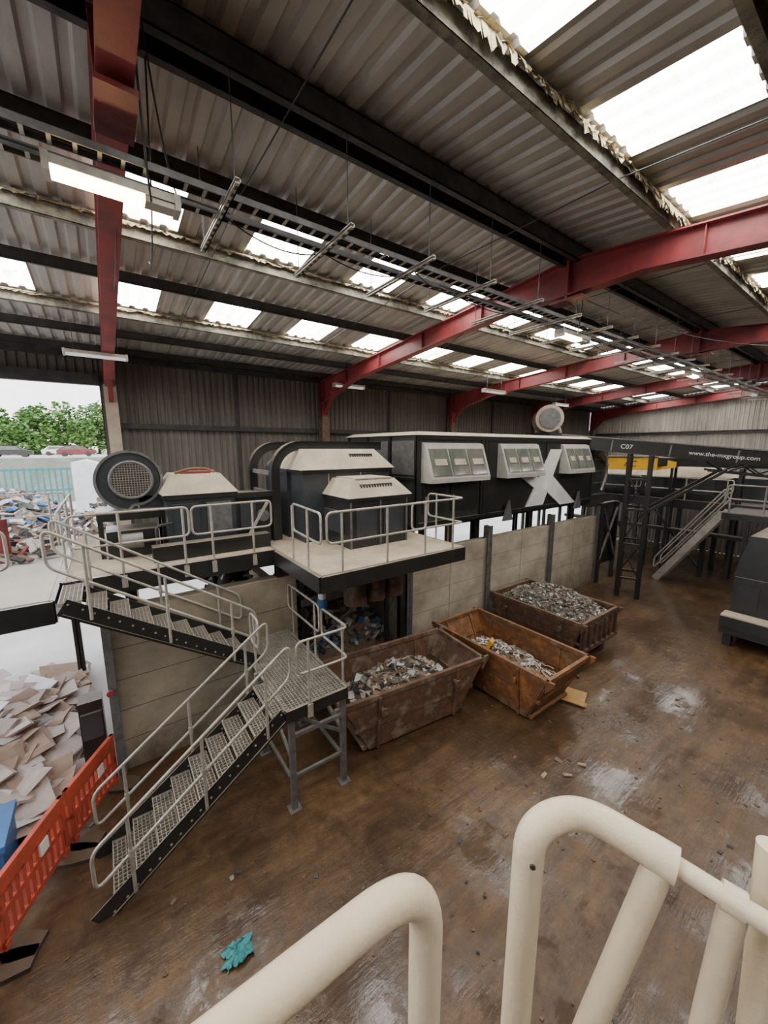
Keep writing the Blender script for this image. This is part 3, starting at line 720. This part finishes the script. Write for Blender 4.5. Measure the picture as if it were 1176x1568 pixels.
for y in (5.4,7.8): mb.beam((22.3,y,.3),(22.3,y+2.3,3.2),.08,.08,'black_paint')
mb.box(22.0,22.4,2.5,12,2.0,2.15,'black_paint')
mb.box(20.1,22.2,1.8,4.4,3.35,3.45,'galv_dark'); mb.beam((20.08,1.8,3.3),(20.08,4.4,3.3),.06,.25,'black_paint')
for (x,y) in ((20.2,1.9),(20.2,3.6)): mb.beam((x,y,0),(x,y,3.3),.12,.12,'black_paint')
rail(mb,[(20.1,1.9),(20.1,4.3)],3.45,posts=[(20.1,2.1),(20.1,3.2),(20.1,4.2)],r=.03)
rail(mb,[(22.2,4.6),(22.2,8)],3.5,posts=[(22.2,4.8),(22.2,6.3),(22.2,7.8)],r=.03)
rail(mb,[(22.2,8.2),(22.2,11.9)],3.5,posts=[(22.2,8.4),(22.2,10),(22.2,11.7)],r=.03)
for x in (20.25,21.05):
    mb.beam((x,6.5,0),(x,4.4,3.4),.06,.28,'galv'); mb.tube([(x,6.6,1.0),(x,4.4,4.4),(x,4.4,3.9),(x,6.6,.5)],.03,'galv',8,fil=.15,closed=True)
for k in range(14): mb.box(20.27,21.03,6.35-k*.145-.1,6.35-k*.145+.12,.22+k*.24,.25+k*.24,'galv')
mb.obj('second_sorting_plant')
mb=MB(); mb.box(19.4,20.6,8.05,8.3,0,1.6,'concrete_dark'); mb.box(22.6,22.8,-4,1.6,0,1.5,'concrete_dark'); mb.obj('low_bay_wall')
# right edge machine
mb=MB(); ox=-2.7; oy=-.55; mb.M=Matrix.Translation((ox,oy,0))
mb.box(17.6,20.6,.6,3.5,.4,.62,'black_paint'); mb.box(17.55,18.1,.6,3.5,.62,.95,'black_paint'); mb.box(18.1,20.4,.9,3.4,.62,2.1,'black_paint')
mb.box(17.6,18.1,.6,3.5,.95,.98,'hood_beige')
for y in (1.2,2.0,2.8): mb.box(18.07,18.1,y,y+.5,1.1,1.9,'cable_black')
mb.prism([(3.45,2.1),(3.2,3.4),(1.0,3.4),(.8,2.1)],'X',18.15,20.3,'black_paint')
for x in (17.8,20.3):
    for y in (.8,3.3): mb.beam((x,y,0),(x,y,.45),.2,.2,'black_paint')
mb.beam((18.4,3.2,1.8),(18.4,1.5,4.9),.15,.15,'black_paint'); mb.beam((19.9,3.2,1.8),(19.9,1.5,4.9),.15,.15,'black_paint')
mb.obj('baler_infeed')
# chutes under platform B
mb=MB()
mb.box(4.05,5.55,7.0,8.1,3.35,3.6,'black_paint')
for x in (4.1,4.62,5.14): mb.cyl((x+.2,7.05,2.55),(x+.2,7.05,3.4),.26,'rust',24)
mb.box(3.4,3.5,8.0,8.1,0,3.5,'black_paint')
mb.box(3.4,6.5,7.95,8.05,2.35,2.5,'galv_dark'); mb.beam((3.5,8,1.2),(5.6,8,2.4),.06,.06,'galv_dark'); mb.beam((5.8,8,1.2),(6.4,8,2.4),.06,.06,'galv_dark')
mb.beam((5.8,7.9,0),(5.8,7.9,3.55),.1,.1,'black_paint')
mb.cyl((3.75,7.6,2.6),(3.75,7.6,3.6),.09,'white_plastic',16); mb.cyl((3.75,7.6,2.3),(3.75,7.6,2.6),.12,'blue_plastic',16)
for x in (3.6,6.0): mb.tube([(x,7.9,3.4),(x+.1,7.8,2.9),(x+.3,7.85,2.6),(x+.2,7.9,2.2)],.02,'cable_black',6,fil=.15)
mb.obj('discharge_chute')
mb=MB(); fill(mb,3.2,5.0,.1,2.4,1300,['scrap_metal','scrap_dark','scrap_dark','scrap_metal','paper_white','scrap_metal','blue_plastic'],.08,.3,31,cx=5.0,cy=10.9); mb.obj('scrap_heap')
mb=MB(); fill(mb,1.6,2.0,.2,3.3,350,['scrap_dark','cable_black','scrap_dark','blue_grey_panel','paper_white'],.15,.4,32,base='scrap_dark',cx=2.25,cy=9.8); mb.obj('refuse_bag_heap')
# ------------------------------------------------------------------ barriers
def barrier(x0,y0,x1,y1):
    mb=MB(); p=V((x0,y0,0));q=V((x1,y1,0));L=(q-p).length;a=math.atan2(y1-y0,x1-x0)
    mb.M=Matrix.Translation(p)@Matrix.Rotation(a,4,'Z')
    m='orange_plastic'
    mb.box(0,L,-.025,.025,.12,.2,m); mb.box(0,L,-.03,.03,.92,1.0,m); mb.box(0,L,-.025,.025,.48,.56,m); mb.box(0,L,-.02,.02,.74,.92,m)
    mb.box(0,.07,-.025,.025,.1,1,m); mb.box(L-.07,L,-.025,.025,.1,1,m)
    n=max(6,int(L/.11))
    for k in range(1,n):
        x=L*k/n; mb.box(x-.028,x+.028,-.02,.02,.14,.78,m)
    mb.box(L*.3,L*.42,-.034,.034,.56,.74,'white_plastic')
    for x in (L*.06,L*.94):
        mb.prism([(x-.12,-.38),(x+.12,-.38),(x+.16,-.15),(x+.16,.15),(x+.12,.38),(x-.12,.38),(x-.16,.15),(x-.16,-.15)],'Z',0,.06,'rubber')
        mb.box(x-.04,x+.04,-.04,.04,.05,.15,m)
    mb.obj('traffic_barrier')
barrier(-.35,7.75,-.95,6.75); barrier(-.98,6.7,-1.55,5.6); barrier(-1.57,5.55,-1.9,4.4); barrier(-1.92,4.35,-2.0,3.1)
mb=MB(); fill(mb,5.0,5.0,.02,.5,560,['cardboard','cardboard_pale','cardboard_pale','cardboard_pale','cardboard','paper_white'],.35,1.2,41,base='cardboard_pale',cx=-3.6,cy=10.2,tilt=.18,flat=.12,rough=.12)
for k in range(60): mb.shard((random.uniform(-3.4,-1.2),random.uniform(7.6,8.8),random.uniform(.03,.25)),(random.uniform(.6,1.3),random.uniform(.5,1.0),.015),random.choice(['cardboard','cardboard_pale','cardboard_pale','paper_white']),.12)
mb.obj('cardboard_heap')
mb=MB(); mb.box(-2.6,-1.62,6.55,7.35,0,.7,'blue_plastic'); mb.box(-2.64,-1.58,6.51,7.39,.62,.72,'blue_plastic'); mb.box(-2.5,-1.9,6.9,7.3,.7,.74,'paper_white'); mb.obj('blue_crate')
mb=MB(); mb.box(-.8,-.45,8.15,8.5,.0,1.5,'black_paint'); mb.box(-.78,-.47,8.1,8.15,.8,1.3,'blue_grey_panel'); mb.cyl((-.3,7.88,1.7),(-.3,7.84,1.7),.06,'red_steel',16); mb.obj('control_cabinet')
# ------------------------------------------------------------------ outside
mb=MB(); fill(mb,8,8,.1,3.6,1200,['scrap_metal','paper_white','scrap_metal','cardboard','scrap_dark','scrap_brown','scrap_dark','red_steel','blue_plastic'],.2,.7,51,base='scrap_brown',cx=-4.5,cy=27); mb.obj('mixed_waste_heap')
mb=MB(); fill(mb,5,5,.1,3.4,800,['paper_white','scrap_dark','scrap_brown','scrap_metal','cardboard','scrap_dark'],.2,.6,52,base='scrap_brown',cx=.2,cy=22); mb.obj('mixed_waste_heap')
mb=MB()
for k in range(90): mb.box(-30+k*.4,-29.86+k*.4,44,44.05,0,4.3,'teal_fence')
for z in (.4,2.3,4.1): mb.box(-30,6,43.98,44.08,z,z+.16,'teal_fence')
mb.obj('palisade_fence')
def car(x,y,z,m):
    mb=MB(); mb.M=Matrix.Translation((x,y,z))
    mb.prism([(-2.1,.35),(2.1,.35),(2.15,.8),(1.3,.95),(.7,1.45),(-1.1,1.5),(-1.9,.95),(-2.15,.85)],'Y',-.85,.85,m)
    mb.prism([(-1.6,.95),(1.1,.95),(.65,1.38),(-1.05,1.42)],'Y',-.87,.87,'glass')
    for a in (-1.3,1.35):
        for s in (-1,1): mb.cyl((a,s*.7,.33),(a,s*.9,.33),.33,'rubber',20)
    mb.obj('parked_car')
car(-5.5,80,4.84,'white_plastic'); car(-12,84,4.84,'scrap_metal'); car(-9.5,68,4.84,'scrap_dark'); car(-3.0,70,4.84,'red_steel')
mb=MB(); mb.prism([(-1.8,.6),(1.6,.6),(1.6,1.6),(.6,4.6),(-1.0,5.2),(-1.8,5.0)],'Y',33,36,'white_plastic')
for x in (-1.1,1.0): mb.cyl((x,32.95,.5),(x,36.05,.5),.5,'rubber',20)
mb.prism([(.75,1.9),(1.4,1.9),(.62,4.2)],'Y',32.98,36.02,'glass'); mb.obj('white_lorry')
def tree(x,y,h,seed):
    random.seed(seed); mb=MB(); zb=4.8
    mb.tube([(x,y,zb),(x+.3,y,zb+h*.3),(x,y,zb+h*.6)],.25,'bark',8)
    blobs=[(x+random.gauss(0,h*.22),y+random.gauss(0,h*.12),zb+h*random.uniform(.15,.85),h*random.uniform(.14,.22)) for _ in range(13)]
    for (a,b_,c_,r) in blobs:
        for k in range(130):
            v=V((random.gauss(0,1),random.gauss(0,1),random.gauss(0,1))).normalized()*r*random.uniform(.5,1.05)
            s=random.uniform(.3,.6); mb.shard((a+v.x,b_+v.y,max(zb+.1,c_+v.z)),(s,s,.02),'leaf')
    mb.obj('tree')
for i,(x,y,h) in enumerate(((-24,93,8),(-19,97,9),(-15,92,8),(-11.5,98,9.5),(-7.5,93,8),(-4,98,10),(-.5,94,8.5),(4,97,9),(-13,90,6),(-9,91,5.5),(-2.5,90,6))): tree(x,y,h,100+i)
# ------------------------------------------------------------------ foreground guard rails and deck
mb=MB(); R=.0222
mb.tube([(-1.1,.33,5.45),(.295,.31,5.45),(.295,.31,4.2)],R*1.03,'cream_paint',24,fil=.10,fs=12)
mb.tube([(-1.1,.33,4.9),(.29,.31,4.9)],R*.9,'cream_paint',16)
mb.tube([(.445,.262,4.2),(.458,.264,5.45),(.545,.238,5.45),(.572,.125,5.445)],R,'cream_paint',24,fil=.07,fs=12)
mb.tube([(.572,.125,5.445),(.61,-.05,5.43),(.69,-.5,5.43)],.0125,'cream_paint',16)
mb.tube([(.568,.135,5.44),(.508,.178,5.14),(.41,.245,4.65)],R*.82,'cream_paint',20)
mb.cyl((.5655,.150,5.4465),(.573,.118,5.444),R*1.05,'cream_paint',24)
mb.tube([(.592,.062,5.435),(.60,.071,5.2),(.615,.075,4.3)],R*.7,'cream_paint',20)
mb.cyl((.587,.075,5.438),(.593,.052,5.436),.017,'cream_paint',20)
mb.tube([(.655,.045,5.49),(.64,.03,5.2),(.62,.03,4.3)],R*.7,'cream_paint',20)
mb.tube([(.66,-.02,5.47),(.665,-.02,4.3)],.014,'galv',12)
mb.tube([(.445,.262,4.9),(.66,-.4,4.9)],R*.9,'cream_paint',16)
mb.cyl((.435,.243,5.415),(.437,.2445,5.415),.004,'scrap_dark',10)
grating(mb,-1.1,.46,-1.2,.3,4.35,'galv_dark',p=.05,q=.1)
for (x,y) in ((-1.1,.3),(.45,.28),(-1.1,-1.2),(.45,-1.2)): mb.beam((x,y,4.2),(x,y,4.35),.08,.08,'galv_dark')
mb.beam((-1.1,.3,4.27),(.46,.3,4.27),.05,.14,'black_paint'); mb.beam((-1.1,-1.2,4.27),(.46,-1.2,4.27),.05,.14,'black_paint')
for x in (-1.1,.45): mb.beam((x,-1.2,0),(x,-1.2,4.3),.1,.1,'galv_dark'); mb.beam((x,-1.2,4.2),(x,.3,4.27),.08,.1,'galv_dark')
mb.obj('viewing_gantry_guardrail')
# loose overhead cables
mb=MB()
def sag(p,q,s,r=.008,n=14):
    p=V(p);q=V(q); mb.tube([p.lerp(q,i/n)-V((0,0,s*4*(i/n)*(1-i/n))) for i in range(n+1)],r,'cable_black',5)
sag((7.1,4.1,8.6),(14.1,4.0,8.6),.3); sag((7.1,4.0,8.7),(14.2,1.0,8.5),.5); sag((.55,3.9,9.2),(.85,4.6,8.4),.25); sag((.6,4.2,9.2),(.7,6,8.3),.5)
sag((.5,4.0,9.1),(.6,4.5,8.4),.5,.01); sag((1.2,4.5,8.36),(2.38,4.7,8.36),.12); sag((3.56,4.3,8.36),(4.74,4.35,8.36),.15); sag((4.74,4.6,8.36),(7.1,4.4,8.6),.2)
sag((2.38,4.6,8.36),(3.56,4.6,8.36),.09); sag((8.4,4.5,8.36),(10.6,4.5,8.36),.2); sag((7.2,3.9,8.6),(8.0,4.4,8.3),.2,.01); sag((11,4.4,8.36),(14,4.4,8.36),.25)
sag((7.1,6.5,8.7),(7.1,9.5,8.5),.25); sag((.4,5.6,8.9),(.4,9,8.7),.3)
mb.obj('overhead_cables')
# ------------------------------------------------------------------ world
w=bpy.data.worlds.new('sky'); bpy.context.scene.world=w; w.use_nodes=True; nt=w.node_tree
bg=nt.nodes['Background']
tc=nt.nodes.new('ShaderNodeTexCoord'); sx=nt.nodes.new('ShaderNodeSeparateXYZ'); nt.links.new(tc.outputs['Generated'],sx.inputs[0])
r=ramp(nt,sx.outputs[2],[(0,(.98,.98,1)),(.6,(.84,.90,1))]); nt.links.new(r.outputs[0],bg.inputs[0]); bg.inputs[1].default_value=4.2
# ------------------------------------------------------------------ camera
cam=bpy.data.cameras.new('camera'); co=bpy.data.objects.new('camera',cam); bpy.context.collection.objects.link(co)
cam.sensor_fit='VERTICAL'; cam.sensor_height=36; cam.lens=13.5; cam.clip_start=.02; cam.clip_end=500
co.location=(0,0,6.0)
co.rotation_euler=(math.radians(90-9.46),0,math.radians(-35.9))
bpy.context.scene.camera=co
